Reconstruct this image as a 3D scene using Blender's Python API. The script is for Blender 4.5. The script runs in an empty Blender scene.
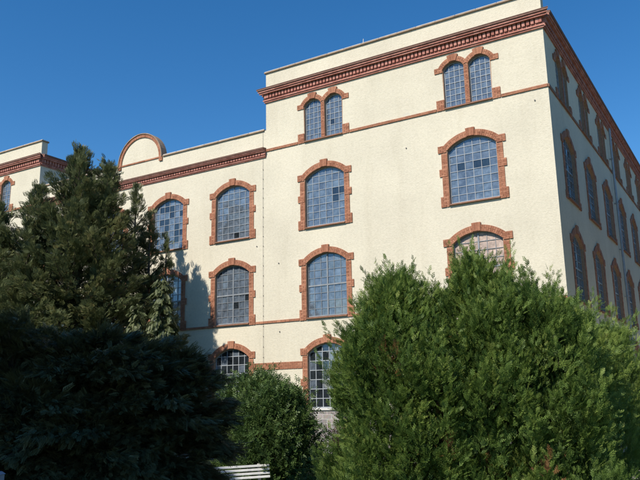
import bpy, bmesh, math, random
import numpy as np
from mathutils import Matrix, Vector
random.seed(7)
RNG = np.random.default_rng(11)
scene = bpy.context.scene
COL = scene.collection
R = math.radians

# ------------------------------------------------------------------ camera
yaw, pitch, roll, fpx = 0.5450551, 0.2168686, -0.0190068, 721.118
CAM = Vector((5.867, -27.0, 1.6))
fw = Vector((-math.sin(yaw)*math.cos(pitch), math.cos(yaw)*math.cos(pitch), math.sin(pitch)))
rt = Vector((math.cos(yaw), math.sin(yaw), 0)); up = rt.cross(fw)
r2 = rt*math.cos(roll)+up*math.sin(roll); u2 = -rt*math.sin(roll)+up*math.cos(roll)
cd = bpy.data.cameras.new('camera'); cam = bpy.data.objects.new('camera', cd); COL.objects.link(cam)
cam.matrix_world = Matrix(((r2.x, u2.x, -fw.x, CAM.x), (r2.y, u2.y, -fw.y, CAM.y), (r2.z, u2.z, -fw.z, CAM.z), (0, 0, 0, 1)))
cd.sensor_width = 36; cd.lens = fpx/640*36; cd.clip_start = .1; cd.clip_end = 3000
scene.camera = cam

# ------------------------------------------------------------------ light
SUN_AZ, SUN_EL = R(13), R(44)        # azimuth: towards -X from -Y
sdir = Vector((-math.sin(SUN_AZ)*math.cos(SUN_EL), -math.cos(SUN_AZ)*math.cos(SUN_EL), math.sin(SUN_EL)))
sl = bpy.data.lights.new('sun', 'SUN'); so = bpy.data.objects.new('sun', sl); COL.objects.link(so)
sl.energy = 4.6; sl.angle = R(.53); sl.color = (1, .94, .84)
so.rotation_euler = sdir.to_track_quat('Z', 'Y').to_euler()
so.location = (-20, -40, 40)
w = bpy.data.worlds.new('World'); scene.world = w; w.use_nodes = True
nt = w.node_tree; bg = nt.nodes['Background']; sk = nt.nodes.new('ShaderNodeTexSky')
sk.sky_type = 'NISHITA'; sk.sun_disc = False; sk.sun_elevation = SUN_EL
sk.sun_rotation = math.atan2(sdir.x, sdir.y)
sk.air_density = 1.0; sk.dust_density = 0.1; sk.ozone_density = 3.6; sk.altitude = 300
hs_ = nt.nodes.new('ShaderNodeHueSaturation'); hs_.inputs['Saturation'].default_value = 1.30
nt.links.new(sk.outputs[0], hs_.inputs['Color']); nt.links.new(hs_.outputs[0], bg.inputs[0]); bg.inputs[1].default_value = .112
vs = scene.view_settings; vs.view_transform = 'Standard'; vs.look = 'None'; vs.gamma = 1; vs.exposure = .40
vs.use_curve_mapping = False

# ------------------------------------------------------------------ materials
def mat(name):
    m = bpy.data.materials.new(name); m.use_nodes = True
    return m, m.node_tree, m.node_tree.nodes['Principled BSDF']
def N(nt, t, **kw):
    n = nt.nodes.new(t)
    for k, v in kw.items():
        if isinstance(k, str) and hasattr(n, k): setattr(n, k, v)
    return n
def ramp(nt, stops, interp='LINEAR'):
    n = nt.nodes.new('ShaderNodeValToRGB'); cr = n.color_ramp; cr.interpolation = interp
    while len(cr.elements) < len(stops): cr.elements.new(.5)
    for e, (p, c) in zip(cr.elements, stops): e.position = p; e.color = (*c, 1)
    return n
def noise(nt, scale, detail=4, rough=.55, coord=None, vscale=None):
    tc = nt.nodes.new('ShaderNodeTexCoord'); n = nt.nodes.new('ShaderNodeTexNoise')
    n.inputs['Scale'].default_value = scale; n.inputs['Detail'].default_value = detail; n.inputs['Roughness'].default_value = rough
    src = tc.outputs['Object']
    if vscale:
        mp = nt.nodes.new('ShaderNodeMapping'); mp.inputs['Scale'].default_value = vscale
        nt.links.new(src, mp.inputs[0]); src = mp.outputs[0]
    nt.links.new(src, n.inputs['Vector']); return n
def mixc(nt, fac, a, b, mode='MIX'):
    n = nt.nodes.new('ShaderNodeMix'); n.data_type = 'RGBA'; n.blend_type = mode
    for i, v in ((0, fac), (6, a), (7, b)):
        if hasattr(v, 'links') or hasattr(v, 'is_linked'): nt.links.new(v, n.inputs[i])
        elif i == 0: n.inputs[0].default_value = v
        else: n.inputs[i].default_value = (*v, 1)
    return n.outputs[2]
def bump(nt, b, h, strength, dist):
    bp = nt.nodes.new('ShaderNodeBump'); bp.inputs['Strength'].default_value = strength; bp.inputs['Distance'].default_value = dist
    nt.links.new(h, bp.inputs['Height']); nt.links.new(bp.outputs[0], b.inputs['Normal'])

def stucco(name, base):
    m, t, b = mat(name)
    n1 = noise(t, .35, 5, .6); n2 = noise(t, 9, 3, .6); n3 = noise(t, 1.2, 6, .7, vscale=(1, 1, .18))
    d = tuple(c*.92 for c in base); l = tuple(min(.88, c*1.05) for c in base)
    r1 = ramp(t, [(.3, d), (.62, l)]); t.links.new(n1.outputs[0], r1.inputs[0])
    r2_ = ramp(t, [(.33, (.88, .88, .87)), (.58, (1, 1, 1))]); t.links.new(n2.outputs[0], r2_.inputs[0])
    c = mixc(t, .7, r1.outputs[0], r2_.outputs[0], 'MULTIPLY')
    r3 = ramp(t, [(.28, (.87, .855, .83)), (.5, (1, 1, 1))]); t.links.new(n3.outputs[0], r3.inputs[0])
    c = mixc(t, .55, c, r3.outputs[0], 'MULTIPLY')
    n4 = noise(t, .42, 7, .62, vscale=(1, 1, 1.7)); r4 = ramp(t, [(.655, (0, 0, 0)), (.70, (.55, .55, .55))]); t.links.new(n4.outputs[0], r4.inputs[0])
    c = mixc(t, r4.outputs[0], c, tuple(v*.80 for v in (base[0], base[0]*.97, base[0]*.86)))
    n5 = noise(t, 60, 2, .6); r5 = ramp(t, [(.36, (.86, .85, .83)), (.5, (1, 1, 1))]); t.links.new(n5.outputs[0], r5.inputs[0])
    c = mixc(t, .8, c, r5.outputs[0], 'MULTIPLY')
    t.links.new(c, b.inputs['Base Color']); b.inputs['Roughness'].default_value = .92
    b.inputs['Specular IOR Level'].default_value = .2
    nb = noise(t, 16, 4, .7); bump(t, b, nb.outputs[0], .55, .03)
    return m
M_STUCCO = stucco('cream_stucco', (.63, .572, .45))
M_STUCCO_SHADED = stucco('shaded_stucco_copy', (.56, .55, .50))  # greyer copy of the cream stucco imitating side shade; left unassigned
def brick(name, stops, rough=.85):
    m, t, b = mat(name)
    g = t.nodes.new('ShaderNodeNewGeometry'); r1 = ramp(t, stops); t.links.new(g.outputs['Random Per Island'], r1.inputs[0])
    n = noise(t, 22, 4, .65); r2_ = ramp(t, [(.3, (.72, .70, .68)), (.65, (1.06, 1.05, 1.03))]); t.links.new(n.outputs[0], r2_.inputs[0])
    c = mixc(t, .8, r1.outputs[0], r2_.outputs[0], 'MULTIPLY')
    n3 = noise(t, 1.7, 5, .7); r3 = ramp(t, [(.34, (.70, .67, .65)), (.56, (1, 1, 1)), (.72, (1.10, 1.08, 1.06))]); t.links.new(n3.outputs[0], r3.inputs[0])
    c = mixc(t, .8, c, r3.outputs[0], 'MULTIPLY'); t.links.new(c, b.inputs['Base Color'])
    b.inputs['Roughness'].default_value = rough; b.inputs['Specular IOR Level'].default_value = .25
    bump(t, b, n.outputs[0], .4, .01); return m
M_BRICK = brick('orange_brown_brick', [(0, (.29, .118, .068)), (.35, (.38, .168, .10)), (.7, (.44, .21, .128)), (1, (.34, .145, .085))])
M_CORN = brick('red_cornice_brick', [(0, (.37, .145, .11)), (.4, (.46, .20, .155)), (.75, (.51, .245, .195)), (1, (.41, .165, .13))])
def plain(name, col, rough=.6, metal=0, var=.12, sc=6):
    m, t, b = mat(name); n = noise(t, sc, 4, .6)
    r1 = ramp(t, [(.3, tuple(c*(1-var) for c in col)), (.7, tuple(c*(1+var) for c in col))]); t.links.new(n.outputs[0], r1.inputs[0])
    t.links.new(r1.outputs[0], b.inputs['Base Color']); b.inputs['Roughness'].default_value = rough; b.inputs['Metallic'].default_value = metal
    bump(t, b, n.outputs[0], .15, .01); return m
M_MORTAR = plain('brick_mortar', (.36, .22, .14), .95, 0, .2, 14)
M_CORNCAP = plain('dark_clay_coping', (.17, .085, .06), .8, 0, .25, 5)
M_COPING = plain('brown_coping', (.27, .19, .13), .85, 0, .25, 4)
M_FRAME = plain('grey_white_iron_bars', (.33, .35, .37), .5, 0, .18, 3)
M_FRAME_D = plain('grey_iron_bars', (.22, .235, .25), .5, 0, .2, 3)
M_SILL = plain('brick_sill_slab', (.24, .115, .07), .85, 0, .25, 6)
M_SILLW = plain('pale_stone_sill', (.58, .56, .52), .8, 0, .1, 6)
M_ROOF = plain('roofing_felt', (.07, .07, .075), .9)
M_PIPE = plain('zinc_downpipe', (.30, .31, .32), .45, .3)
M_LEAD = plain('dark_lead', (.09, .085, .085), .6)
def stone():
    m, t, b = mat('grey_stone_plinth')
    tc = t.nodes.new('ShaderNodeTexCoord'); mp = t.nodes.new('ShaderNodeMapping'); mp.inputs['Rotation'].default_value = (R(90), 0, 0)
    br = t.nodes.new('ShaderNodeTexBrick'); br.inputs['Scale'].default_value = 1; br.inputs['Brick Width'].default_value = .42; br.inputs['Row Height'].default_value = .19
    br.inputs['Mortar Size'].default_value = .012; br.inputs['Color1'].default_value = (.20, .18, .17, 1); br.inputs['Color2'].default_value = (.31, .27, .25, 1)
    br.inputs['Mortar'].default_value = (.40, .38, .35, 1)
    t.links.new(tc.outputs['Object'], mp.inputs[0]); t.links.new(mp.outputs[0], br.inputs['Vector'])
    n = noise(t, 14); c = mixc(t, .35, br.outputs[0], n.outputs[1], 'OVERLAY')
    t.links.new(c, b.inputs['Base Color']); b.inputs['Roughness'].default_value = .9
    bump(t, b, br.outputs[1], -.5, .02); return m
M_STONE = stone()
def glass(name, col, rough, ior):
    m, t, b = mat(name); n = noise(t, 4.5, 6, .7)
    r1 = ramp(t, [(.32, tuple(c*.5 for c in col)), (.68, tuple(c*1.3 for c in col))]); t.links.new(n.outputs[0], r1.inputs[0])
    t.links.new(r1.outputs[0], b.inputs['Base Color']); b.inputs['Roughness'].default_value = rough; b.inputs['IOR'].default_value = ior
    nb = noise(t, 5, 2, .5); bump(t, b, nb.outputs[0], .12, .02); return m
G_BLUE = glass('old_glass_reflecting', (.105, .128, .158), .05, 2.05)
G_DUST = glass('dusty_glass', (.125, .16, .20), .12, 2.0)
G_DARK = glass('clear_dark_glass', (.02, .025, .03), .03, 1.9)
G_PINK = glass('boarded_pinkish_glass', (.44, .335, .28), .55, 1.35)
GLS = [G_BLUE, G_DUST, G_DARK, G_PINK]

def leafmat(name, stops, trans=.25, rough=.55):
    m, t, b = mat(name)
    at = t.nodes.new('ShaderNodeAttribute'); at.attribute_name = 'tint'
    r1 = ramp(t, stops); t.links.new(at.outputs['Fac'], r1.inputs[0]); t.links.new(r1.outputs[0], b.inputs['Base Color'])
    b.inputs['Roughness'].default_value = rough; b.inputs['Specular IOR Level'].default_value = .35
    tr = t.nodes.new('ShaderNodeBsdfTranslucent'); t.links.new(r1.outputs[0], tr.inputs[0])
    mx = t.nodes.new('ShaderNodeMixShader'); mx.inputs[0].default_value = trans
    t.links.new(b.outputs[0], mx.inputs[1]); t.links.new(tr.outputs[0], mx.inputs[2])
    t.links.new(mx.outputs[0], t.nodes['Material Output'].inputs[0]); return m
L_THUJA = leafmat('thuja_foliage', [(0, (.26, .12, .05)), (.055, (.20, .115, .045)), (.08, (.048, .088, .024)), (.45, (.132, .208, .045)), (.75, (.225, .300, .066)), (1, (.37, .40, .11))], .42)
L_YEW = leafmat('yew_foliage', [(0, (.14, .10, .045)), (.08, (.062, .078, .036)), (.5, (.112, .136, .058)), (.85, (.185, .195, .080)), (1, (.28, .24, .105))], .28)
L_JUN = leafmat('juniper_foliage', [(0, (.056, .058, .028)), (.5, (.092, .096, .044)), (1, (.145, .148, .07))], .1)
L_WEEP = leafmat('pale_conifer_foliage', [(0, (.052, .07, .026)), (.5, (.105, .124, .048)), (1, (.17, .18, .075))], .2)
L_BUSH = leafmat('green_bush_foliage', [(0, (.03, .06, .016)), (.5, (.065, .115, .028)), (1, (.14, .19, .05))], .25)
L_RED = leafmat('reddish_shrub_foliage', [(0, (.05, .035, .022)), (.5, (.10, .06, .035)), (1, (.12, .10, .04))], .2)
L_SHADE = leafmat('broadleaf_foliage', [(0, (.03, .06, .015)), (1, (.07, .12, .03))], .1)
M_BARK = plain('bark', (.10, .075, .055), .95, 0, .35, 9)

# ------------------------------------------------------------------ mesh builder
class MB:
    def __init__(s): s.v = []; s.f = []; s.m = []
    def face(s, pts, mi=0):
        i = len(s.v); s.v += [tuple(p) for p in pts]; s.f.append(tuple(range(i, i+len(pts)))); s.m.append(mi)
    def hexa(s, p, mi=0):      # p: 8 points, bottom 4 ccw then top 4
        i = len(s.v); s.v += [tuple(q) for q in p]
        for f in ((3, 2, 1, 0), (4, 5, 6, 7), (0, 1, 5, 4), (1, 2, 6, 5), (2, 3, 7, 6), (3, 0, 4, 7)):
            s.f.append(tuple(i+k for k in f)); s.m.append(mi)
    def box(s, x0, x1, y0, y1, z0, z1, mi=0):
        s.hexa([(x0, y0, z0), (x1, y0, z0), (x1, y1, z0), (x0, y1, z0), (x0, y0, z1), (x1, y0, z1), (x1, y1, z1), (x0, y1, z1)], mi)
    def prism(s, q, y0, y1, mi=0):   # q: (x,z) outline ccw seen from -y
        i = len(s.v); n = len(q); s.v += [(a, y0, b) for a, b in q]+[(a, y1, b) for a, b in q]
        s.f.append(tuple(range(i, i+n))); s.m.append(mi); s.f.append(tuple(range(i+2*n-1, i+n-1, -1))); s.m.append(mi)
        for k in range(n):
            l = (k+1) % n; s.f.append((i+l, i+k, i+n+k, i+n+l)); s.m.append(mi)
    def tube(s, pts, rads, n=8, mi=0, cap=True):
        base = len(s.v); P = [Vector(p) for p in pts]
        for k, p in enumerate(P):
            d = (P[min(k+1, len(P)-1)]-P[max(k-1, 0)]).normalized()
            a = d.orthogonal().normalized() if k == 0 else (a-d*a.dot(d)).normalized()
            b = d.cross(a)
            for j in range(n):
                t = 2*math.pi*j/n; s.v.append(tuple(p+(a*math.cos(t)+b*math.sin(t))*rads[k]))
        for k in range(len(P)-1):
            for j in range(n):
                l = (j+1) % n; s.f.append((base+k*n+j, base+k*n+l, base+(k+1)*n+l, base+(k+1)*n+j)); s.m.append(mi)
        if cap:
            s.f.append(tuple(base+j for j in reversed(range(n)))); s.m.append(mi)
            s.f.append(tuple(base+(len(P)-1)*n+j for j in range(n))); s.m.append(mi)
    def mesh(s, name, mats):
        me = bpy.data.meshes.new(name); me.from_pydata(s.v, [], s.f)
        for m in mats: me.materials.append(m)
        me.polygons.foreach_set('material_index', s.m); me.update(); return me
    def build(s, name, mats, parent=None, loc=(0, 0, 0), rz=0):
        return link(name, s.mesh(name, mats if isinstance(mats, list) else [mats]), parent, loc, rz)
def link(name, me, parent=None, loc=(0, 0, 0), rz=0):
    o = bpy.data.objects.new(name, me); COL.objects.link(o); o.parent = parent; o.location = loc; o.rotation_euler = (0, 0, rz); return o
def thing(name, label, cat, loc=(0, 0, 0), rz=0, group=None):
    o = link(name, None, None, loc, rz); o['label'] = label; o['category'] = cat
    if group: o['group'] = group
    return o
def bev(o, wdt=.01):
    m = o.modifiers.new('bevel', 'BEVEL'); m.width = wdt; m.segments = 2; m.limit_method = 'ANGLE'

# ------------------------------------------------------------------ ground
def gz(x, y):
    # lawn about 1.05 m below the camera's footing level near the building, rising gently to the path
    d = max(0, min(1, (-12-y)/12)); d = d*d*(3-2*d)
    return -1.02 + .95*d
gm, t, b = mat('lawn_and_soil')
n1 = noise(t, .6, 6, .6); n2 = noise(t, 30, 3, .7)
ra = ramp(t, [(.35, (.045, .075, .02)), (.55, (.06, .09, .025)), (.72, (.10, .08, .05))]); t.links.new(n1.outputs[0], ra.inputs[0])
rb = ramp(t, [(.3, (.6, .6, .6)), (.7, (1.1, 1.1, 1.1))]); t.links.new(n2.outputs[0], rb.inputs[0])
t.links.new(mixc(t, 1, ra.outputs[0], rb.outputs[0], 'MULTIPLY'), b.inputs['Base Color']); b.inputs['Roughness'].default_value = 1
bump(t, b, n2.outputs[0], .6, .03)
g = MB()
xs = [-900, -300, -120]+list(range(-60, 41, 4))+[100, 300, 900]; ys = [-900, -300, -100, -60]+[-40+2*k for k in range(25)]+[20, 60, 120, 300, 900]
for x in xs:
    for y in ys: g.v.append((x, y, gz(x, y)))
for i in range(len(xs)-1):
    for j in range(len(ys)-1):
        a = i*len(ys)+j; g.f.append((a, a+len(ys), a+len(ys)+1, a+1)); g.m.append(0)
go = g.build('ground', gm); go['kind'] = 'structure'
for p in go.data.polygons: p.use_smooth = True

mb = MB(); mb.face([(.4, -2, -1.006), (13, -2, -1.006), (13, 44, -1.006), (.4, 44, -1.006)])  # unseen pale yard, added to bounce warm light onto the side wall
yo = mb.build('added_bounce_yard', plain('pale_bounce_paving', (.42, .38, .32), .9, 0, .15, 2)); yo['kind'] = 'structure'
# ------------------------------------------------------------------ building
BLD = thing('factory_building', 'large cream stuccoed factory building with red brick cornices and arched lattice windows', 'building', (0, 0, 0))
GROUND = -1.3
def arc_of(W, zs, rise):
    a = W/2; Rr = (a*a+rise*rise)/(2*rise); return a, Rr, zs+rise-Rr, math.asin(a/Rr)
def opening(W, zs, rise, off=0, n=14):      # ccw outline seen from outside, base at z=0
    a, Rr, zc, th = arc_of(W, zs, rise); a2 = a+off; R2 = Rr+off
    th2 = math.asin(min(1, a2/R2)); pts = [(-a2, -off), (a2, -off)]
    for k in range(n+1):
        q = th2-2*th2*k/n; pts.append((R2*math.sin(q), zc+R2*math.cos(q)))
    return pts

def brickq(mb, q, y0, y1, gap=.006):
    cx = sum(p[0] for p in q)/len(q); cz = sum(p[1] for p in q)/len(q)
    out = []
    for x, z in q:
        dx, dz = x-cx, z-cz; l = math.hypot(dx, dz); k = max(0, 1-gap*1.4/l); out.append((cx+dx*k, cz+dz*k))
    j = random.uniform(-.004, .004); mb.prism(out, y0+j, y1)
def brick_rect(mb, x0, x1, z0, z1, y0, y1, horiz=True, odd=0):
    n = max(1, round((z1-z0)/.077)); h = (z1-z0)/n
    for k in range(n):
        L = x1-x0; pos = x0; cuts = [x0]
        first = .12 if (k+odd) % 2 else .24
        while pos+first < x1-.05: pos += first; cuts.append(pos); first = .24
        cuts.append(x1)
        for c0, c1 in zip(cuts, cuts[1:]): brickq(mb, [(c0, z0+k*h), (c1, z0+k*h), (c1, z0+k*h+h), (c0, z0+k*h+h)], y0, y1)
def voussoirs(mb, cx, W, zs, rise, thick, y0, y1, key=True):
    a, Rr, zc, th = arc_of(W, zs, rise); n = max(5, round(2*th*Rr/.085)); n += 1-n % 2
    P = lambda q, r: (cx+r*math.sin(q), zc+r*math.cos(q))
    for k in range(n):
        q0 = -th+2*th*k/n; q1 = -th+2*th*(k+1)/n; sp = thick*(.5 if k % 2 else .999)
        segs = [(0, thick)] if sp > thick*.9 else [(0, sp), (sp, thick)]
        for s0, s1 in segs: brickq(mb, [P(q1, Rr+s0), P(q1, Rr+s1), P(q0, Rr+s1), P(q0, Rr+s0)], y0, y1)
    if key:
        for k in range(3):
            q0 = (-1.5+k)*.105/Rr; q1 = (-.5+k)*.105/Rr
            brickq(mb, [P(q1, Rr+.01), P(q1, Rr+thick+.10), P(q0, Rr+thick+.10), P(q0, Rr+.01)], y0-.03, y1)
def ring_backing(mb, cx, W, zs, rise, thick, y0, y1, mi):
    a, Rr, zc, th = arc_of(W, zs, rise); n = 16; P = lambda q, r: (cx+r*math.sin(q), zc+r*math.cos(q))
    for k in range(n):
        q0 = -th+2*th*k/n; q1 = -th+2*th*(k+1)/n
        mb.prism([P(q1, Rr-.004), P(q1, Rr+thick-.01), P(q0, Rr+thick-.01), P(q0, Rr-.004)], y0, y1, mi)
YB = -.012          # mortar face
YF = -.030          # brick face
DEEP = .17
def surround(W, zs, rise, quoins, J=.27, T=.27):
    mb = MB(); a = W/2
    for s in (-1, 1):
        xx = lambda u: s*u
        lo, hi = sorted((xx(a-.003), xx(a+J-.01))); mb.box(lo, hi, YB, DEEP, -.02, zs+.02, 1)
        lo, hi = sorted((xx(a), xx(a+J))); brick_rect(mb, lo, hi, 0, zs-.10, YF, YB+.01, odd=0 if s > 0 else 1)
        for (z0, z1, e) in quoins:
            lo, hi = sorted((xx(a+.02), xx(a+J+e))); mb.box(lo+.01, hi-.01, YB-.004, .10, z0+.01, z1-.01, 1); brick_rect(mb, lo, hi, z0, z1, YF-.016, YB+.01)
    ring_backing(mb, 0, W, zs, rise, T, YB-.002, DEEP, 1); voussoirs(mb, 0, W, zs, rise, T, YF-.008, YB+.01)
    return mb
def lattice(W, zs, rise, cols, rowh, bar=.026, trans=None, mull=False, y=.115):
    a, Rr, zc, th = arc_of(W, zs, rise); top = lambda x: zc+math.sqrt(max(0, Rr*Rr-x*x))
    mb = MB(); d = .035
    for k in range(1, cols):
        x = -a+W*k/cols; bw = .06 if (mull and k == cols//2) else bar
        mb.box(x-bw/2, x+bw/2, y-(.012 if bw > .05 else 0), y+d, .04, top(abs(x)+bw/2)-.03)
    z = rowh; rows = []
    while z < zs+rise-.12:
        rows.append(z); z += rowh
    for z in rows:
        bw = .065 if (trans is not None and abs(z-trans) < rowh*.5) else bar
        hw = a if z < zs else math.sqrt(max(0, Rr*Rr-(z+bw-zc)**2))
        mb.box(-hw+.02, hw-.02, y-(.014 if bw > .05 else .003), y+d+.004, z-bw/2, z+bw/2)
    e = .045           # outer frame
    mb.box(-a+.001, -a+e, y-.006, y+d+.01, 0.001, zs); mb.box(a-e, a-.001, y-.006, y+d+.01, 0.001, zs); mb.box(-a+e, a-e, y-.006, y+d+.01, 0.001, e)
    n = 14
    P = lambda q, r: (r*math.sin(q), zc+r*math.cos(q))
    for k in range(n):
        q0 = -th+2*th*k/n; q1 = -th+2*th*(k+1)/n; mb.prism([P(q1, Rr-e), P(q1, Rr-.001), P(q0, Rr-.001), P(q0, Rr-e)], y-.006, y+d+.01)
    return mb, rows
def panes(W, zs, rise, cols, rows, wts, y=.135, tilt=.018, dark=()):
    a, Rr, zc, th = arc_of(W, zs, rise); top = lambda x: zc+math.sqrt(max(0, Rr*Rr-x*x))
    mb = MB(); zz = [0]+rows+[zs+rise+.01]
    for i in range(cols):
        x0 = -a+W*i/cols; x1 = x0+W/cols
        for j in range(len(zz)-1):
            z0, z1 = zz[j], zz[j+1]; us = [x1+(x0-x1)*k/4 for k in range(5)]
            tops = [min(z1, top(u)) for u in us]
            if max(tops) < z0+.01: continue
            q = [(x0, z0), (x1, z0)]+[(u, max(z0, tt)) for u, tt in zip(us, tops)]
            q = [p for k, p in enumerate(q) if k == 0 or math.dist(p, q[k-1]) > 1e-4]
            ta, tb = random.gauss(0, tilt), random.gauss(0, tilt); cx, cz = (x0+x1)/2, (z0+z1)/2
            mi = random.choices(range(4), wts)[0]
            if (i, j) in dark: mi = 2
            mb.face([(p[0], y+ta*(p[0]-cx)+tb*(p[1]-cz), p[1]) for p in q], mi)
    return mb
def sill_mb(W, ext=.02, proj=.10):
    mb = MB(); mb.hexa([(-W/2-ext, -proj, -.09), (W/2+ext, -proj, -.09), (W/2+ext, .13, -.09), (-W/2-ext, .13, -.09), (-W/2-ext, -proj, -.035), (W/2+ext, -proj, -.035), (W/2+ext, .13, -.003), (-W/2-ext, .13, -.003)])
    return mb

MESH = {}
TYPES = {   # W, spring, rise, columns, row height, quoins(z0,z1,extra), bar, transom, mullion, glass weights
 'upper': dict(W=2.07, zs=2.26, rise=.43, cols=6, rowh=.335, q=[(2.20, 2.50, .13), (1.18, 1.50, .11), (-.12, .32, .11)], bar=.020, tr=None, mu=False, wt=(7, 4, .06, 0)),
 'middle': dict(W=2.05, zs=2.40, rise=.40, cols=6, rowh=.345, q=[(2.34, 2.64, .13), (1.15, 1.47, .11), (-.14, .34, .11)], bar=.020, tr=1.38, mu=True, wt=(8, 2, .12, 0)),
 'ground': dict(W=2.05, zs=2.33, rise=.42, cols=6, rowh=.40, q=[(2.27, 2.57, .10), (.95, 1.25, .10)], bar=.030, tr=None, mu=False, wt=(2, .6, 6, 0)),
 'side': dict(W=1.92, zs=2.30, rise=.43, cols=6, rowh=.335, q=[(2.24, 2.54, .11), (-.12, .20, .11)], bar=.024, tr=1.34, mu=True, wt=(7, 2, .5, 0)),
}
def get_meshes(kind, var=0, wt=None, dark=()):
    key = (kind, var)
    if key not in MESH:
        T = TYPES[kind]
        if (kind, 's') not in MESH:
            MESH[(kind, 's')] = surround(T['W'], T['zs'], T['rise'], T['q']).mesh('arched_window', [M_BRICK, M_MORTAR])
            fm, rows = lattice(T['W'], T['zs'], T['rise'], T['cols'], T['rowh'], T['bar'], T['tr'], T['mu'])
            MESH[(kind, 'f')] = fm.mesh('frame', [M_FRAME if kind in ('upper', 'ground') else M_FRAME_D]); MESH[(kind, 'r')] = rows
            MESH[(kind, 'l')] = sill_mb(T['W']).mesh('sill', [M_SILLW if kind == 'ground' else M_SILL])
        MESH[key] = panes(T['W'], T['zs'], T['rise'], T['cols'], MESH[(kind, 'r')], wt or T['wt'], dark=dark).mesh('glass', GLS)
    return MESH[(kind, 's')], MESH[(kind, 'f')], MESH[key], MESH[(kind, 'l')]
def place_window(kind, loc, rz, var=0, wt=None, dark=(), label=None):
    s, f, gl, si = get_meshes(kind, var, wt, dark)
    o = link('arched_window', s, BLD, loc, rz); link('frame', f, o); link('glass', gl, o); link('sill', si, o)
    if label: o['label'] = label
    return o
# paired lights of the top storey
PW, PS, PR, PG = .92, 1.72, .27, .20        # width, spring, rise, mullion
def pair_meshes():
    mb = MB(); off = (PW+PG)/2
    for s in (-1, 1):
        ring_backing(mb, s*off, PW, PS, PR, .22, YB-.002+.0007*s, DEEP, 1); voussoirs(mb, s*off, PW, PS, PR, .22, YF-.008+.0007*s, YB+.01)
        a = off+PW/2
        lo, hi = sorted((s*(a+.01), s*(a+.38))); mb.box(lo+.01, hi-.01, YB-.004, .1, PS-.12, PS+.10, 1); brick_rect(mb, lo, hi, PS-.13, PS+.11, YF-.012, YB+.01)
        lo, hi = sorted((s*(a+.005), s*(a+.36))); mb.box(lo+.01, hi-.01, YB-.004, .1, -.09, .36, 1); brick_rect(mb, lo, hi, -.10, .37, YF-.012, YB+.01)
        lo, hi = sorted((s*(a-.003), s*(a+.03))); mb.box(lo, hi, .004, DEEP, -.02, PS+.02, 1)     # jamb lining
    mb.box(-PG/2-.003, PG/2+.003, YB, DEEP, -.02, PS+.05, 1); brick_rect(mb, -PG/2, PG/2, 0, PS, YF-.004, YB+.01)
    S = mb.mesh('paired_window', [M_BRICK, M_MORTAR])
    fm, rows = lattice(PW, PS, PR, 4, .27, .019); F = fm.mesh('frame', [M_FRAME])
    Gs = [panes(PW, PS, PR, 4, rows, (6, 3, .1, 0)).mesh('glass', GLS) for _ in range(5)]
    SI = sill_mb(2*PW+PG, .0, .09).mesh('sill', [M_SILL]); return S, F, Gs, SI, off
PM = pair_meshes()
def place_pair(loc, rz):
    S, F, Gs, SI, off = PM; o = link('paired_window', S, BLD, loc, rz)
    for s in (-1, 1):
        f = link('frame', F, o, (s*off, 0, 0)); link('glass', random.choice(Gs), o, (s*off, 0, 0))
    link('sill', SI, o)
def hole(kind, cx, z):
    T = TYPES[kind]; return [(cx+x, z+zz) for x, zz in opening(T['W'], T['zs'], T['rise'], .06)]
def pair_holes(cx, z):
    # the two lights share one wall opening, the mullion and linings stand in it
    off = (PW+PG)/2; a = off+PW/2+.015; pts = [(cx-a, z-.03), (cx+a, z-.03)]
    _, Rr, zc, th = arc_of(PW, PS, PR)
    for k in range(11):
        q = th-2*th*k/10; pts.append((cx+off+(Rr+.05)*math.sin(q), z+zc+(Rr+.05)*math.cos(q)))
    for k in range(11):
        q = th-2*th*k/10; pts.append((cx-off+(Rr+.05)*math.sin(q), z+zc+(Rr+.05)*math.cos(q)))
    return pts
def wall_sheet(bm, outline, holes, to3, mi=0, inward=None, depth=.2):
    edges = []
    def loop(pts):
        vs_ = [bm.verts.new(to3(p)) for p in pts]; es = [bm.edges.new((vs_[k], vs_[(k+1) % len(vs_)])) for k in range(len(vs_))]; return vs_, es
    _, e = loop(outline); edges += e; hv = []
    for h in holes:
        v_, e = loop(h); edges += e; hv.append(v_)
    r = bmesh.ops.triangle_fill(bm, use_beauty=True, use_dissolve=False, edges=edges)
    fs = [x for x in r['geom'] if isinstance(x, bmesh.types.BMFace)]
    nrm = -Vector(inward)
    for f in fs:
        f.normal_update(); f.material_index = mi
        if f.normal.dot(nrm) < 0: f.normal_flip()
    for v_ in hv:
        back = [bm.verts.new(v.co+Vector(inward)*depth) for v in v_]
        for k in range(len(v_)):
            l = (k+1) % len(v_); f = bm.faces.new((v_[l], v_[k], back[k], back[l])); f.material_index = mi
def bm_build(bm, name, mats, parent):
    me = bpy.data.meshes.new(name); bm.to_mesh(me); bm.free()
    for m in mats: me.materials.append(m)
    return link(name, me, parent)

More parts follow.
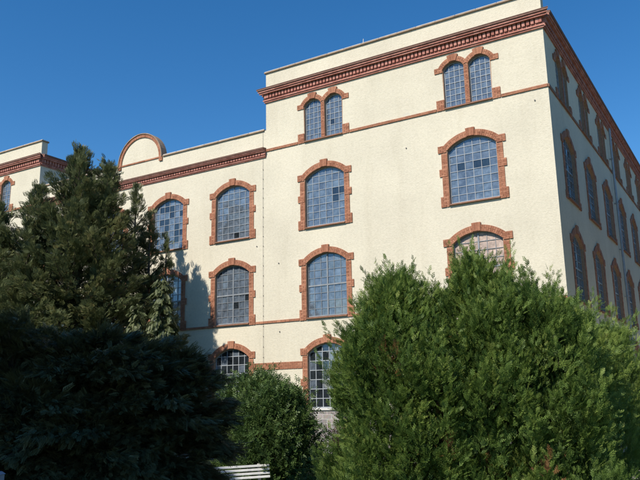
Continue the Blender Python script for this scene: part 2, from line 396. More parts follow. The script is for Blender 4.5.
XR0 = -13.45; XL1 = -30.30; XL0 = -43.8; DEPTH = 32.0; CD = 13.0
Z3, Z2, Z1, Z4 = 9.25, 5.15, 1.22, 13.40
PAR, CPAR = 17.38, 14.40
front_cols = [-10.22, -3.24]; cent_cols = [-15.48, -19.72, -23.98, -28.22]; left_cols = [-34.06, -40.7]
side_ys = [2.66+4.28*k for k in range(7)]
VAR = [0]
def do_windows(cols, pairs, y):
    holes = []
    for cx in cols:
        if pairs: place_pair((cx, y, Z4), 0); holes.append(pair_holes(cx, Z4))
        for kind, z in (('upper', Z3), ('middle', Z2), ('ground', Z1)):
            VAR[0] += 1; wt = None; dark = (); lab = None
            if cx == -3.24 and kind == 'middle': wt = (0, .6, 0, 8); lab = 'arched window with pale pinkish boarded panes'
            if cx == -19.72 and kind == 'upper': wt = (4, 2, 2.2, 0); lab = 'arched window with many dark missing panes'; dark = ((4, 2), (4, 3), (5, 2), (4, 1))
            if cx == -3.24 and kind == 'upper': dark = ((1, 4), (3, 4), (4, 4))
            if cx == -10.22 and kind == 'upper': dark = ((4, 4), (4, 3), (5, 4))
            if cx == -15.48 and kind == 'middle': wt = (5, 1.5, .7, 0)
            place_window(kind, (cx, y, z), 0, VAR[0], wt, dark, lab); holes.append(hole(kind, cx, z))
    return holes
def endwall(x, inx):
    wall_sheet(bm, [(0, 1.02), (DEPTH, 1.02), (DEPTH, 16.5), (.42, 16.5), (.42, PAR), (0, PAR)], [], lambda p: (x, p[0], p[1]), 0, (inx, 0, 0))
# right block: front, side, back
bm = bmesh.new(); inw = (0, 1, 0)
hs = do_windows(front_cols, True, 0)
wall_sheet(bm, [(XR0, 1.02), (0, 1.02), (0, PAR), (XR0, PAR)], hs, lambda p: (p[0], 0, p[1]), 0, inw)
hs = []
for k, yy in enumerate(side_ys):
    place_pair((0, yy, Z4), R(90)); hs.append(pair_holes(yy, Z4))
    for kind, z in (('side', Z3), ('side', Z2), ('side', Z1)):
        place_window('side', (0, yy, z), R(90), random.randint(0, 5)); hs.append(hole('side', yy, z))
wall_sheet(bm, [(0, 1.02), (DEPTH, 1.02), (DEPTH, 16.5), (.42, 16.5), (.42, PAR), (0, PAR)], hs, lambda p: (0, p[0], p[1]), 0, (-1, 0, 0))
def quad(bm, pts):
    f = bm.faces.new([bm.verts.new(p) for p in pts]); return f
endwall(XR0, 1)
quad(bm, [(0, DEPTH, -1.3), (XR0, DEPTH, -1.3), (XR0, DEPTH, 16.5), (0, DEPTH, 16.5)])
quad(bm, [(0, .42, 16.3), (XR0, .42, 16.3), (XR0, .42, PAR), (0, .42, PAR)])
wr = bm_build(bm, 'wall', [M_STUCCO], BLD)
# centre wing
bm = bmesh.new(); hs = do_windows(cent_cols, False, 0)
wall_sheet(bm, [(XL1, 1.02), (XR0, 1.02), (XR0, CPAR), (XL1, CPAR)], hs, lambda p: (p[0], 0, p[1]), 0, inw)
quad(bm, [(XR0, CD, -1.3), (XL1, CD, -1.3), (XL1, CD, CPAR), (XR0, CD, CPAR)])
for xx in (XL1+.002, XR0-.002): quad(bm, [(xx, 0, 1.02), (xx, CD, 1.02), (xx, CD, CPAR), (xx, 0, CPAR)])
quad(bm, [(XR0, .3, 13.2), (XL1, .3, 13.2), (XL1, .3, CPAR), (XR0, .3, CPAR)])
bm_build(bm, 'wall', [M_STUCCO], BLD)
# left block
bm = bmesh.new(); hs = do_windows(left_cols, True, 0)
wall_sheet(bm, [(XL0, 1.02), (XL1, 1.02), (XL1, PAR), (XL0, PAR)], hs, lambda p: (p[0], 0, p[1]), 0, inw)
endwall(XL1, -1)
endwall(XL0, 1)
quad(bm, [(XL1, DEPTH, -1.3), (XL0, DEPTH, -1.3), (XL0, DEPTH, 16.5), (XL1, DEPTH, 16.5)])
quad(bm, [(XL1, .42, 16.3), (XL0, .42, 16.3), (XL0, .42, PAR), (XL1, .42, PAR)])
bm_build(bm, 'wall', [M_STUCCO], BLD)
# roofs
for x0, x1, d, z in ((XR0+.02, -.02, DEPTH-.02, 16.52), (XL1+.01, XR0-.01, CD-.01, 13.3), (XL0+.02, XL1-.02, DEPTH-.02, 16.52)):
    mb = MB(); y0 = .44; mb.hexa([(x0, y0, z-.2), (x1, y0, z-.2), (x1, d, z-.2), (x0, d, z-.2), (x0, y0, z), (x1, y0, z), (x1, d, z+.05), (x0, d, z+.05)]); mb.build('roof', M_ROOF, BLD)
# plinth
mb = MB(); mb.box(XL0-.05, .05, -.05, .35, GROUND, 1.10); mb.box(-.35, .05, .35, DEPTH, GROUND, 1.10); mb.build('stone_plinth', M_STONE, BLD)

# cornices
def cornice_run(mb, L, sc, flip0, flip1, to, dent=.2):
    """profile extruded along u from 0 to L; to(u, p, z) -> 3D; flips extend mitred ends by the projection"""
    def slab(p, z0, z1, mi=0, p0=0.0, seg=None):
        z0 *= sc; z1 *= sc; e0 = p if flip0 else 0; e1 = p if flip1 else 0
        n = max(1, round((L+e0+e1)/seg)) if seg else 1
        for k in range(n):
            a = -e0+(L+e0+e1)*k/n; b_ = -e0+(L+e0+e1)*(k+1)/n-(.004 if seg else 0)
            # mitre: front edge runs to the corner, back edge stops at wall corner
            a0 = max(a, 0); b0 = min(b_, L)
            if a0 >= b0: a0, b0 = (0, .001) if a < 0 else (L-.001, L)
            mb.hexa([to(a, p, z0), to(b_, p, z0), to(b0, p0, z0), to(a0, p0, z0), to(a, p, z1), to(b_, p, z1), to(b0, p0, z1), to(a0, p0, z1)], mi)
    slab(.07, 0, .07, 0, seg=.25); slab(.11, .07, .135, 0, seg=.25); slab(.05, .135, .40, 0)
    n = round(L/dent); d = L/n
    for k in range(n+1):
        u = min(max(k*d, .05), L-.05)
        for z0, z1, p in ((.15, .20, .10), (.20, .40, .15)):
            mb.hexa([to(u-.060, p, z0*sc), to(u+.060, p, z0*sc), to(u+.060, .045, z0*sc), to(u-.060, .045, z0*sc), to(u-.060, p, z1*sc), to(u+.060, p, z1*sc), to(u+.060, .045, z1*sc), to(u-.060, .045, z1*sc)], 0)
    slab(.24, .405, .49, 0, seg=.25); slab(.29, .49, .575, 0, seg=.25); slab(.335, .575, .65, 1)
    # sloping cover
    e0 = .35 if flip0 else 0; e1 = .35 if flip1 else 0; z0, z1 = .652*sc, .74*sc
    mb.hexa([to(-e0, .35, z0), to(L+e1, .35, z0), to(L, -.01, z0), to(0, -.01, z0), to(-e0, .35, z0+.02), to(L+e1, .35, z0+.02), to(L, -.01, z1), to(0, -.01, z1)], 1)
mb = MB(); zc = 15.80
cornice_run(mb, -XR0, 1, True, True, lambda u, p, z: (XR0+u, -p, zc+z), .18); cornice_run(mb, DEPTH, 1, False, False, lambda u, p, z: (p, u+.001, zc+z))
cornice_run(mb, DEPTH, 1, False, False, lambda u, p, z: (XR0-p, DEPTH-u+.001, zc+z))
mb.build('cornice', [M_CORN, M_CORNCAP], BLD)
mb = MB(); zc2 = 13.02; cornice_run(mb, XR0-XL1-.002, .66, False, False, lambda u, p, z: (XL1+.001+u, -p*.8, zc2+z), .17); mb.build('cornice', [M_CORN, M_CORNCAP], BLD)
mb = MB(); cornice_run(mb, XL1-XL0, 1, True, True, lambda u, p, z: (XL0+u, -p, zc+z)); cornice_run(mb, DEPTH, 1, False, False, lambda u, p, z: (XL1+p, u+.001, zc+z)); mb.build('cornice', [M_CORN, M_CORNCAP], BLD)
# parapet copings
def coping(x0, x1, z, name='parapet_coping', yb=.36):
    mb = MB(); n = round((x1-x0)/.9)
    for k in range(n):
        a = x0+(x1-x0)*k/n; b_ = x0+(x1-x0)*(k+1)/n-.006; j = random.uniform(-.006, .006)
        mb.box(a, b_, -.07+j, yb, z-.02, z+.045); mb.box(a+.01, b_-.01, -.03+j, yb-.03, z+.045, z+.085+j, 1)
    mb.build(name, [M_COPING, M_SILLW], BLD)
coping(XR0-.07, .07, PAR, yb=.48); coping(XL0-.07, XL1+.07, PAR, yb=.48)
coping(XL1+.09, -23.55, CPAR); coping(-20.19, XR0-.09, CPAR)
# string courses and bands: butt against window trims
def strip(x0, x1, z0, z1, p, m, name):
    mb = MB(); brick_rect(mb, x0, x1, z0, z1, -p, .01); mb.box(x0+.003, x1-.003, -p+.014, .0, z0+.004, z1-.004, 1); return mb.build(name, m, BLD)
SM = [M_BRICK, M_MORTAR]
def course(spans, z0, z1, p, name):
    for x0, x1 in spans:
        mb = MB(); brick_rect(mb, x0, x1, z0, z1, -p, .01); mb.box(x0+.003, x1-.003, -p+.012, .005, z0+.004, z1-.004, 1)
        mb.build(name, SM, BLD)
e = PW+PG/2+.37
course([(XR0, front_cols[0]-e), (front_cols[0]+e, front_cols[1]-e), (front_cols[1]+e, -.002)], 13.30, 13.42, .05, 'string_course')
course([(XL0, left_cols[1]-e), (left_cols[1]+e, left_cols[0]-e), (left_cols[0]+e, XL1)], 13.30, 13.42, .05, 'string_course')
def spans(cols, e, lo, hi):
    out = []; p = lo
    for c in sorted(cols): out.append((p, c-e)); p = c+e
    out.append((p, hi)); return out
allc = left_cols+cent_cols+front_cols
e = 1.025+.27+.12
course(spans(allc, e, XL0, -.002), 5.02, 5.13, .045, 'string_course')
e = 1.025+.27+.105
course(spans(allc, 1.025+.275, XL0, -.002), 2.93, 3.24, .032, 'brick_band')
pe = PW+PG/2+.37; prev = .002
for yy in side_ys+[None]:
    hi = DEPTH if yy is None else yy-pe
    mb = MB(); mb.hexa([(0, prev, 13.30), (.05, prev, 13.30), (.05, hi, 13.30), (0, hi, 13.30), (0, prev, 13.42), (.05, prev, 13.42), (.05, hi, 13.42), (0, hi, 13.42)], 0)
    mb.build('string_course', M_SILL, BLD)
    if yy is not None: prev = yy+pe
# round gable on the centre parapet
GX = -21.87; mb = MB(); n = 28; Ri, Ro = 1.40, 1.64; gz0 = CPAR+.0
P = lambda q, r: (GX+r*math.sin(q), gz0+r*math.cos(q)*.98)
pts = [P(math.pi/2-math.pi*k/n, Ri+.03) for k in range(n+1)]
mb.prism(pts, -.004, .30, 0)
gab = mb.build('round_gable', M_STUCCO, BLD)
mb = MB(); nb = 62
for k in range(nb):
    q0 = -math.pi/2+math.pi*k/nb; q1 = -math.pi/2+math.pi*(k+1)/nb; brickq(mb, [P(q1, Ri), P(q1, Ro-.05), P(q0, Ro-.05), P(q0, Ri)], -.06, .30)
for k in range(n):
    q0 = -math.pi/2+math.pi*k/n; q1 = -math.pi/2+math.pi*(k+1)/n
    mb.prism([P(q1, Ri+.004), P(q1, Ro-.056), P(q0, Ro-.056), P(q0, Ri+.004)], -.045, .29, 1)
    mb.prism([P(q1, Ro-.05), P(q1, Ro), P(q0, Ro), P(q0, Ro-.05)], -.10, .34, 2)
for s in (-1, 1): brick_rect(mb, GX+s*1.54-.12, GX+s*1.54+.12, gz0-.22, gz0-.004, -.075, .01)
for k in range(11):
    a = GX-1.40+2.8*k/11; mb.box(a, a+2.8/11-.006, -.045, 0.0, gz0-.045, gz0+.03)
mb.build('brick_arch', [M_BRICK, M_MORTAR, M_COPING], gab)
# downpipe on the side, conductor on the front, small wall anchors, rods on the roof edge
mb = MB(); mb.tube([(.16, 13.15, 15.75), (.14, 13.15, 14), (.14, 13.15, GROUND)], [.06]*3, 10)
for z in (1.5, 4, 6.5, 9, 11.5, 14): mb.box(.0, .21, 13.07, 13.23, z, z+.04)
mb.build('downpipe', M_PIPE, BLD)
mb = MB(); mb.tube([(-13.62, -.035, z) for z in (14.4, 13.7, 12.8, 8, 4, -1)], [.005]*6, 6)
for k in range(24): mb.box(-13.63, -13.61, -.040, .001, 1.6+k*.47, 1.63+k*.47)
mb.build('lightning_conductor', M_LEAD, BLD)
mb = MB()
for x, z in ((-12.75, 7.75), (-12.72, 4.6), (-.55, 12.85), (-6.6, 4.4), (-6.1, 12.0), (-14.0, 8.7)): mb.tube([(x, -.03, z), (x, .01, z)], [.028, .03], 8)
mb.build('wall_anchors', M_LEAD, BLD)
mb = MB()
for x, h in ((-8.05, .26), (-7.3, .06), (-6.6, .05)): mb.tube([(x, .1, PAR+.05), (x+.02, .1, PAR+.08+h)], [.022, .012], 6); mb.box(x-.06, x+.06, .05, .15, PAR+.08, PAR+.13)
mb.build('roof_rods', M_SILLW, BLD)

# ------------------------------------------------------------------ foliage tools
def nrmz(a): return a/np.maximum(np.linalg.norm(a, axis=1, keepdims=True), 1e-9)
def frond_template(kind):
    """list of quads; each corner is (along, side, lift, tip) in units of frond length"""
    q = []
    if kind == 'thuja':
        q.append([(0, -.02, 0), (0, .02, 0), (.98, .012, -.08), (.98, -.012, -.08)])
        for k in range(6):
            a = .12+.145*k; s = 1 if k % 2 else -1; L = .46*(1-.62*a); w_ = .055
            for s_ in ((s,) if k > 4 else (s, -s)):
                a_ = a+(.06 if s_ != s else 0)
                e_ = (a_+L*.78, s_*L*.62); q.append([(a_, 0, -.08*a_), (a_+L*.35, s_*L*.22-w_*.4*s_, .01), (e_[0], e_[1], -.05-.1*a_), (a_+L*.30, s_*L*.34+w_*.5*s_, 0)])
    elif kind == 'yew':
        q.append([(0, -.02, 0), (0, .02, 0), (1.15, .02, .03), (1.15, -.02, .03)])
        for k in range(4):
            a = .08+.20*k; L = .60*(1-.5*a); w_ = .05
            for s_ in (1, -1):
                q.append([(a, 0, 0), (a+L*.5, s_*L*.38-w_*.5*s_, .04), (a+L*.85, s_*L*.62, .0), (a+L*.38, s_*L*.5+w_*.4*s_, .03)])
    elif kind == 'jun':
        q.append([(0, -.02, 0), (0, .02, 0), (1.05, .015, -.05), (1.05, -.015, -.05)])
        for k in range(5):
            a = .06+.18*k; L = .46*(1-.5*a); w_ = .030
            for s_ in (1, -1):
                q.append([(a, 0, 0), (a+L*.5, s_*L*.30-w_*.5*s_, .05), (a+L*.95, s_*L*.50, -.03), (a+L*.42, s_*L*.42+w_*.5*s_, .03)])
    elif kind == 'weep':
        q.append([(0, -.04, 0), (0, .04, 0), (1, .03, 0), (1, -.03, 0)])
        for k in range(4):
            a = .1+.2*k; L = .34; w_ = .09
            for s_ in (1, -1): q.append([(a, 0, 0), (a+L*.5, s_*L*.3-w_*.5*s_, .05), (a+L*.95, s_*L*.45, .0), (a+L*.4, s_*L*.45+w_*.4*s_, .03)])
    elif kind == 'leaf':
        for k in range(5):
            a = .1+.2*k; s_ = 1 if k % 2 else -1; L = .36; w_ = .2
            q.append([(a, 0, 0), (a+L*.45, s_*L*.35-w_*.6*s_, .08), (a+L*.8, s_*L*.85, -.03), (a+L*.15, s_*L*.65+w_*.3*s_, .05)])
    return np.array(q, float)
def frond_mesh(name, kind, pos, dirs, side, L, tint, material, parent, tipgain=.12, smooth=False):
    T = frond_template(kind); nq = len(T); n = len(pos)
    d = nrmz(dirs); s = nrmz(side-d*np.sum(side*d, 1, keepdims=True)); up_ = np.cross(s, d)
    t = T.reshape(-1, 3)
    V = pos[:, None, :]+L[:, None, None]*(t[None, :, 0:1]*d[:, None, :]+t[None, :, 1:2]*s[:, None, :]+t[None, :, 2:3]*up_[:, None, :])
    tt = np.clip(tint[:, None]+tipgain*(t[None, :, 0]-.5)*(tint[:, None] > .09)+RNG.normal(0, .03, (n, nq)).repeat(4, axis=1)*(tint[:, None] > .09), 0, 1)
    V = V.reshape(-1, 3).astype(np.float32); nv = len(V); nf = nv//4
    me = bpy.data.meshes.new(name); me.vertices.add(nv); me.vertices.foreach_set('co', V.ravel())
    me.loops.add(nv); me.loops.foreach_set('vertex_index', np.arange(nv, dtype=np.int32))
    me.polygons.add(nf); me.polygons.foreach_set('loop_start', np.arange(0, nv, 4, dtype=np.int32)); me.polygons.foreach_set('loop_total', np.full(nf, 4, dtype=np.int32))
    at = me.attributes.new('tint', 'FLOAT', 'POINT'); at.data.foreach_set('value', tt.ravel().astype(np.float32))
    me.materials.append(material); me.update(calc_edges=True)
    return link(name, me, parent)
def lump(p, seed, sc):
    """smooth value noise in -1..1 from a few random sine waves"""
    r = np.random.default_rng(seed); o = np.zeros(len(p))
    for k in range(7):
        w_ = r.normal(0, 1, 3)*sc*(1+.5*k/3); o += np.sin(p@w_+r.uniform(0, 6.28))
    return o/3.6

def plume_shrub(h, rx, ry, prof, npl, m, PL, L, seed, lobe=.25, lobsc=2.5, outw=.42, upw=.9, tint=(.2, .75), brown=0, depth=.4, zs=.4, wob=.24, fan=.6, spread=.17):
    """foliage as upright branch plumes rooted inside the crown; every plume carries m fronds along its axis"""
    r = np.random.default_rng(seed)
    tz = r.random(npl)**.9; th = r.random(npl)*2*np.pi; rad = prof(tz)
    un = np.stack([np.cos(th), np.sin(th), np.zeros(npl)], 1); b = np.stack([un[:, 0]*rad*rx, un[:, 1]*rad*ry, tz*h], 1)
    k = 1+lobe*lump(b*np.array([1, 1, zs]), seed, lobsc)+lobe*.6*lump(b*np.array([1, 1, .7]), seed+5, lobsc*2.5)-depth*np.minimum(r.exponential(.28, npl), 1.2)
    k = np.clip(k-.12, .1, 1.6); b[:, 0] *= k; b[:, 1] *= k; b[:, 2] -= PL*.55*tz
    dr = np.gradient(prof(np.linspace(0, 1, 101)))[np.clip((tz*100).astype(int), 0, 100)]*100
    out = un.copy(); out[:, 2] = np.clip(-dr*max(rx, ry)/h*.5, 0, 1.5); out = nrmz(out)
    ax = nrmz(out*outw+np.array([0, 0, upw])+r.normal(0, wob, (npl, 3))); pl = PL*np.exp(r.normal(0, .32, npl))
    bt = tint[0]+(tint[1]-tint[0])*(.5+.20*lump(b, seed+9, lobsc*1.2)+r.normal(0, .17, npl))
    br = (lump(b, seed+21, 2.4) > 1.0) & (r.random(npl) < brown)
    n = npl*m; I = np.repeat(np.arange(npl), m); t = np.tile((np.arange(m)+.5)/m, npl)+r.normal(0, .04, n)
    rv = r.normal(0, 1, (n, 3)); A = ax[I]; rv = nrmz(rv-A*np.sum(rv*A, 1, keepdims=True))
    wdt = spread*np.clip(1.05-t, .06, 1)*pl[I]/PL
    p = b[I]+A*(pl[I]*t)[:, None]+rv*(wdt*r.random(n))[:, None]
    d = A*.8+rv*(fan*(1.1-.7*t))[:, None]+r.normal(0, .18, (n, 3)); sd = np.cross(A, rv)+r.normal(0, .5, (n, 3))
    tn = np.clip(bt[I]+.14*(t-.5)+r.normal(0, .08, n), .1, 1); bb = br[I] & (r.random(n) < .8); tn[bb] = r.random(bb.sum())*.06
    return p, d, sd, L*r.uniform(.65, 1.25, n)*(1.1-.35*t), tn
def trunk_mesh(h, r0, lean=(0, 0), limbs=0, rx=1, seed=0, z0=-.3):
    mb = MB(); rr = random.Random(seed)
    mb.tube([(lean[0]*t, lean[1]*t, z0+(h-z0)*t) for t in (0, .1, .3, .6, .85, 1)], [r0*1.35, r0, r0*.85, r0*.55, r0*.28, r0*.05], 9)
    for k in range(limbs):
        t = .08+.85*k/limbs; a = k*2.4; l = rx*(1-.6*t)*rr.uniform(.6, .9); z = z0+(h-z0)*t
        mb.tube([(lean[0]*t, lean[1]*t, z), (lean[0]*t+math.cos(a)*l*.5, lean[1]*t+math.sin(a)*l*.5, z+l*.25), (lean[0]*t+math.cos(a)*l, lean[1]*t+math.sin(a)*l, z+l*.7)], [r0*.32, r0*.2, r0*.06], 5)
    return mb

def thuja(loc, top, rx, ry, n, label, seed, prof, tint=(.2, .75), brown=.5, tips=9, tipspread=.7):
    g0 = gz(loc[0], loc[1]); root = thing('thuja_bush', label, 'bush', (loc[0], loc[1], g0), 0, 'clipped thuja bushes grown together'); h = top-g0
    trunk_mesh(h*.9, .09, (0, 0), 14, rx*.8, seed).build('trunk', M_BARK, root)
    p, d, s, l, tn = plume_shrub(h, rx, ry, prof, n//24, 34, .40, .138, seed, tint=tint, brown=brown)
    r = np.random.default_rng(seed+77); P_, D_, S_, L_, T_ = [p], [d], [s], [l], [tn]
    for k in range(tips):      # thin leaders that stick out of the top
        a = r.random()*6.28; q = r.random()**.6*tipspread; zt = h*float(np.interp(q, [0, .5, 1], [1.0, .97, .84])); m = 26
        bx, by = math.cos(a)*q*rx, math.sin(a)*q*ry; hh = (.10+.5*r.random()**2.2)*(1-.3*q); tt = np.linspace(0, 1, m); lx, ly = r.normal(0, .10, 2)
        P_.append(np.stack([bx+lx*tt+r.normal(0, .012, m), by+ly*tt+r.normal(0, .012, m), zt-.35+tt*(hh+.25)], 1))
        aa = r.random(m)*6.28; D_.append(np.stack([np.cos(aa)*.6, np.sin(aa)*.6, np.full(m, .9)], 1)); S_.append(r.normal(0, 1, (m, 3)))
        L_.append((.17-.09*tt)*r.uniform(.7, 1.2, m)); T_.append(np.clip(r.normal(.62, .14, m), .1, 1))
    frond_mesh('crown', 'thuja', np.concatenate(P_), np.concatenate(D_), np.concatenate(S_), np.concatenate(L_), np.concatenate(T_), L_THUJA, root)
    return root
def prof_col(t): return np.interp(t, [0, .12, .45, .66, .80, .91, 1], [.86, .97, 1.0, .90, .68, .38, .04])
def prof_dome(t): return np.sqrt(np.clip(1-np.clip((t-.35)/.65, 0, 1)**2.2, 0, 1))*np.interp(t, [0, .3, 1], [.88, 1, 1])+.02
def prof_flat(t): return np.interp(t, [0, .1, .5, .75, .88, .96, 1], [.9, 1, 1.0, .95, .82, .55, .1])
thuja((.72, -16.08), 3.46, 1.12, 1.05, 32000, 'sunlit green thuja bush with a pointed feathery top, nearest the bench', 3, prof_col, tips=12)
thuja((1.85, -15.35), 3.70, 1.32, 1.25, 29000, 'tallest sunlit thuja bush, its tip in front of the pink boarded window', 4, prof_col, tips=10)
thuja((2.6, -15.1), 3.22, 1.05, 1.1, 24000, 'broad topped thuja bush below the building corner, sunlit with wispy tips', 5, prof_flat, tips=9, tipspread=.95)
thuja((2.62, -13.3), 3.12, 1.1, 1.2, 17000, 'thuja bush behind the broad topped one, shaded side, only its top lit', 6, prof_flat, tint=(.3, .85), brown=.1, tips=8)
thuja((2.6, -11.2), 3.05, 1.1, 1.25, 14000, 'thuja bush cut by the right edge of the photo, dark below a yellow green top', 8, prof_flat, tint=(.3, .85), brown=.1, tips=8)
thuja((2.6, -9.1), 2.95, 1.1, 1.25, 8000, 'farthest thuja bush of the row, nearest the shaded side of the factory', 9, prof_flat, tint=(.3, .85), brown=.1, tips=8)

# yew and other branching conifers
def conifer(stems, seed, kind, fl, prof, dens, e_low, e_top, droop, tint, gravity=.0, latw=.55, sub=.30, scat=.05):
    """stems: (x, y, z0, h, R, nbranch).  Fronds sit along branches that leave each stem; returns fronds and branch paths"""
    r = np.random.default_rng(seed); P_, D_, S_, L_, T_ = [], [], [], [], []; paths = []
    for (sx, sy, z0, h, Rr, nb) in stems:
        ga = r.random()*6.28
        for i in range(nb):
            t = (i+r.random())/nb; az = ga+i*2.39996+r.normal(0, .25); ln = max(.25, Rr*float(prof(t))*r.uniform(.72, 1.22))
            el = np.radians(e_low+(e_top-e_low)*t+r.normal(0, 8)); ns = max(5, int(ln/.16)); s_ = np.linspace(0, 1, ns)
            elv = el-droop*s_*(1-t*.5)
            step = ln/ns; hx = np.cumsum(np.cos(elv)*step); vz = np.cumsum(np.sin(elv)*step)
            b_ = np.stack([sx+np.cos(az)*hx, sy+np.sin(az)*hx, z0+h*t+vz], 1)
            tan = np.stack([np.cos(az)*np.cos(elv), np.sin(az)*np.cos(elv), np.sin(elv)], 1); lat = np.array([-np.sin(az), np.cos(az), 0])
            if ln > .6: paths.append(b_[::3] if ns > 6 else b_)
            btint = r.normal(0, .10)
            m = max(6, int(dens*ln)); k = np.clip((r.random(m)**.75*(ns-1)), (.18*(ns-1) if ln > .8 else 0), ns-1).astype(int)
            f = k/(ns-1); sw = r.choice([-1, 1], m)*r.random(m)**.8*sub*ln*(1.05-f*.85)
            P_.append(b_[k]+lat*sw[:, None]+tan[k]*(np.abs(sw)*.55)[:, None]+r.normal(0, scat, (m, 3)))
            D_.append(tan[k]+lat*(np.sign(sw)*latw*r.random(m))[:, None]+r.normal(0, .30, (m, 3))+np.array([0, 0, gravity]))
            S_.append(lat[None, :]*np.cos(az*0)+r.normal(0, .45, (m, 3))); L_.append(fl*r.uniform(.6, 1.25, m)); T_.append(np.clip(tint+btint+r.normal(0, .16, m), 0, 1))
        m = 40; zz = r.random(m)    # leader
        P_.append(np.stack([sx+r.normal(0, .03, m), sy+r.normal(0, .03, m), z0+h*(.9+.13*zz)], 1)); D_.append(np.stack([r.normal(0, .5, m), r.normal(0, .5, m), np.ones(m)*.9], 1))
        S_.append(r.normal(0, 1, (m, 3))); L_.append(fl*(.9-.4*zz)); T_.append(np.clip(r.normal(tint, .15, m), 0, 1))
    return [np.concatenate(a) for a in (P_, D_, S_, L_, T_)], paths
def prof_cone(t): return float(np.interp(t, [0, .1, .35, .65, .9, 1], [.75, .95, 1, .62, .27, .10]))

yx, yy = -19.6, -5.6; yg = gz(yx, yy)
yew = thing('yew_tree', 'large dark ragged multi stemmed conifer in front of the factory at left', 'tree', (yx, yy, yg))
def ys(x, y, top, R_, nb, frac=.12): 
    h = top-yg; return (x-yx, y-yy, h*frac, h*(1-frac)-.25, R_, nb)
stems = [ys(-19.9, -5.7, 13.0, 3.9, 125), ys(-18.75, -5.0, 12.45, 2.7, 85, .3), ys(-21.1, -6.8, 11.2, 3.0, 70, .3), ys(-19.4, -2.6, 12.1, 1.65, 52, .3), ys(-17.6, -2.3, 9.4, 1.0, 34, .25), ys(-22.2, -8.0, 10.2, 3.2, 85, .1), ys(-20.6, -7.6, 9.4, 2.6, 70, .1), ys(-18.4, -5.6, 8.2, 2.1, 60, .1), ys(-24, -8.5, 9.4, 3.0, 70, .1), ys(-18.4, -2.6, 10.6, 1.3, 42, .3)]
fr, paths = conifer(stems, 21, 'yew', .25, prof_cone, 56, 16, 66, .15, .52, .05, .5, .19, .09)
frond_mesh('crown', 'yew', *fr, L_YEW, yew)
mb = trunk_mesh(12.5, .32, (-.3, 0), 0)
for s_ in stems: mb.tube([(0, 0, .3), (s_[0]*.6, s_[1]*.6, s_[2]+.3), (s_[0], s_[1], s_[2]+s_[3]*.55), (s_[0], s_[1], s_[2]+s_[3]*.98)], [.2, .15, .08, .015], 7)
for p_ in paths: mb.tube([tuple(q) for q in p_], list(np.linspace(.035, .008, len(p_))), 4, cap=False)
mb.build('trunk', M_BARK, yew)

# pale weeping conifer
wx, wy = -14.7, -5.6; wg = gz(wx, wy)
weep = thing('weeping_conifer', 'small pale green weeping conifer beside the big dark one', 'tree', (wx, wy, wg))
h = 6.5-wg
fr, paths = conifer([(0, 0, h*.2, h*.8-.2, 1.15, 80), (-.95, -.3, h*.2, h*.64, 1.0, 60), (-1.9, -.8, h*.15, h*.52, 1.0, 60), (.35, .1, h*.15, h*.62, 1.0, 60)], 31, 'weep', .23, lambda t: float(np.interp(t, [0, .5, .85, 1], [1, .85, .5, .2])), 105, 35, 55, 2.7, .5, -1.5, .30, .16)
frond_mesh('crown', 'weep', *fr, L_WEEP, weep)
mb = trunk_mesh(h*.97, .11, (0, 0), 0)
for p_ in paths: mb.tube([tuple(q) for q in p_], list(np.linspace(.02, .006, len(p_))), 4, cap=False)
mb.build('trunk', M_BARK, weep)

# dark spreading juniper in the shade, nearest on the left
jx, jy = -5.0, -16.9; jg = gz(jx, jy)
jun = thing('juniper_bush', 'very dark spreading conifer bush in deep shade with drooping branch tips, left foreground', 'bush', (jx, jy, jg))
jt = lambda x, y, top, R_, nb: (x-jx, y-jy, .25, top-jg-.75, R_, nb)
fr, paths = conifer([jt(-5.5, -17.1, 2.9, 2.2, 130), jt(-4.55, -16.7, 2.7, 1.7, 100), jt(-5.9, -17.0, 2.95, 1.2, 60), jt(-4.9, -16.3, 3.0, 1.0, 50), jt(-3.95, -16.2, 2.75, 1.15, 80), jt(-6.5, -18.0, 2.9, 2.2, 100), jt(-6.0, -16.4, 2.6, 2.0, 70), jt(-4.75, -17.7, 1.7, 1.3, 90), jt(-5.6, -18.4, 1.9, 1.6, 90)], 41, 'yew', .19,
    lambda t: float(np.interp(t, [0, .3, .7, 1], [.8, 1, .95, .4])), 165, 5, 55, .85, .5, -.18, .5, .30)
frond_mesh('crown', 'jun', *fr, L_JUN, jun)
mb = trunk_mesh(2.6, .12, (0, 0), 0)
for p_ in paths: mb.tube([tuple(q) for q in p_], list(np.linspace(.022, .006, len(p_))), 4, cap=False)
mb.build('trunk', M_BARK, jun)

# rounded leafy bush behind the bench
def leafy(name, loc, top, rx, ry, n, label, seed, material, L=.17, prof=prof_dome, tint=(.15, .85), **kw):
    g0 = gz(*loc); root = thing(name, label, 'bush', (loc[0], loc[1], g0)); h = top-g0
    trunk_mesh(h*.8, .06, (0, 0), 12, rx*.8, seed).build('trunk', M_BARK, root)
    p, d, s, l, tn = plume_shrub(h, rx, ry, prof, n//14, 14, .45, L, seed, .26, 1.9, .6, .75, tint, 0, .45, .8, .38, .8, .2)
    frond_mesh('crown', 'leaf', p, d, s, l, tn, material, root); return root
leafy('round_bush', (-6.72, -9.0), 1.92, 1.0, 1.05, 13000, 'rounded mid green leafy bush right behind the white bench', 51, L_BUSH)
leafy('round_bush', (-7.75, -8.6), 2.35, 1.2, 1.1, 9000, 'taller leafy bush between the dark juniper and the rounded bush', 52, L_BUSH, tint=(.2, .9))
leafy('small_shrub', (-5.0, -7.6), .75, .5, .45, 1700, 'small reddish brown shrub against the stone plinth below the window', 53, L_RED, L=.14)
leafy('small_shrub', (-3.6, -11.2), .05, .7, .6, 1800, 'low green shrub at the foot of the sunlit thuja', 54, L_BUSH, L=.15)

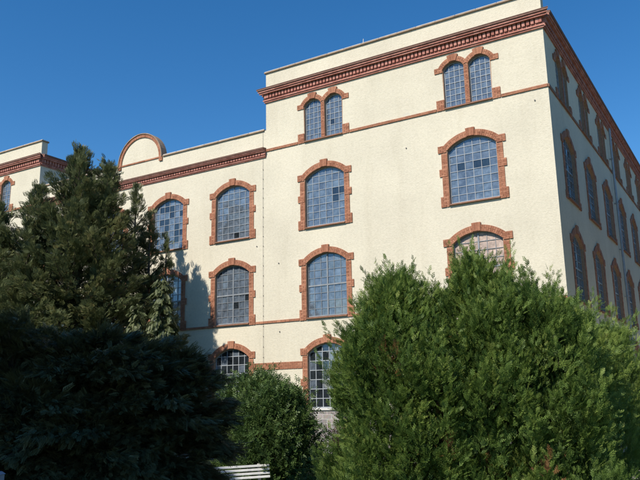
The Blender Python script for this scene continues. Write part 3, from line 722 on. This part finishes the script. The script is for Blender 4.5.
# bench with white slats
bl, br_ = Vector((-6.94, -11.95, 0)), Vector((-5.88, -10.27, 0)); c = (bl+br_)/2; ang = math.atan2(br_.y-bl.y, br_.x-bl.x)
bg0 = gz(c.x, c.y); bench = thing('park_bench', 'white slatted park bench in front of the rounded bush', 'bench', (c.x, c.y, bg0), ang)
M_WHITE = plain('worn_white_paint', (.74, .72, .67), .6, 0, .12, 8); M_CONC = plain('concrete', (.34, .32, .29), .9)
hw = .97
mb = MB()
for k in range(4):
    z = .56+k*.095; y = .20+k*.022; mb.hexa([(-hw, y-.018, z), (hw, y-.018, z), (hw, y+.018, z), (-hw, y+.018, z), (-hw, y-.005, z+.058), (hw, y-.005, z+.058), (hw, y+.03, z+.058), (-hw, y+.03, z+.058)])
o = mb.build('backrest', M_WHITE, bench); bev(o, .008)
mb = MB()
for k in range(4): mb.box(-hw, hw, -.28+k*.115, -.19+k*.115, .42, .455)
o = mb.build('seat', M_WHITE, bench); bev(o, .008)
for s_ in (-1, 1):
    mb = MB(); x = s_*.68; mb.box(x-.04, x+.04, -.28, -.20, -.1, .418); mb.box(x-.04, x+.04, .10, .19, -.1, .418); mb.box(x-.04, x+.04, -.20, .10, .33, .415)
    mb.hexa([(x-.035, .20, .43), (x+.035, .20, .43), (x+.035, .27, .43), (x-.035, .27, .43), (x-.035, .30, .93), (x+.035, .30, .93), (x+.035, .345, .93), (x-.035, .345, .93)])
    mb.box(x-.04, x+.04, .19, .262, .33, .428)
    o = mb.build('leg', M_CONC, bench); bev(o, .01)

# bluish post at the lower left corner
px_, py_ = -3.02, -20.72; pg = gz(px_, py_)
mb = MB(); zt = .74-pg; mb.box(-.075, .075, -.075, .075, -.2, zt-.04); mb.hexa([(-.09, -.09, zt-.04), (.09, -.09, zt-.04), (.09, .09, zt-.04), (-.09, .09, zt-.04), (-.05, -.05, zt), (.05, -.05, zt), (.05, .05, zt), (-.05, .05, zt)])
o = mb.build('wooden_post', plain('blue_grey_paint', (.20, .24, .32), .6), None, (px_, py_, pg), R(25)); o['label'] = 'short blue grey post at the lower left corner before the dark bush'; o['category'] = 'post'; bev(o, .008)

# unseen tree added left of the view, placed to shade the juniper
tx, ty = -7.3, -26.7; tg = gz(tx, ty)
tr = thing('added_shade_tree', 'tall unseen broadleaf tree added left of the view to shade the dark juniper', 'tree', (tx, ty, tg))
r = np.random.default_rng(61); n = 9000; u_ = nrmz(r.normal(0, 1, (n, 3))); rad = r.random(n)**.45
p = u_*rad[:, None]*np.array([4.2, 4.2, 3.5])*(1+.10*lump(u_*3, 62, 1))[:, None]+np.array([.1, .1, 9.9])
frond_mesh('crown', 'leaf', p, r.normal(0, 1, (n, 3)), r.normal(0, 1, (n, 3)), r.uniform(.5, .9, n), r.random(n), L_SHADE, tr)
trunk_mesh(12.5, .3, (.1, .1), 16, 4.0, 63).build('trunk', M_BARK, tr)

for x_, y_, a_, k_ in ((15, -6, .5, 1.05), (17, 3, 2.1, 1.2), (15.5, 12, 3.3, 1.1), (17, 21, 4.4, 1.25), (16, 31, 5.5, 1.15)):  # unseen copies added to hold sky light off the factory's side wall
    c = tr.copy(); COL.objects.link(c); c.location = (x_, y_, gz(x_, y_)); c.rotation_euler = (0, 0, a_); c.scale = (k_, k_, k_)
    c['label'] = 'unseen broadleaf tree in a row added right of the view to darken the shaded side of the factory'; c['group'] = 'added unseen trees right of the view'
    for ch in list(tr.children):
        d = ch.copy(); COL.objects.link(d); d.parent = c
scene.render.engine = 'CYCLES'
scene.cycles.max_bounces = 6; scene.cycles.transparent_max_bounces = 4
scene.render.resolution_x = 1024; scene.render.resolution_y = 768
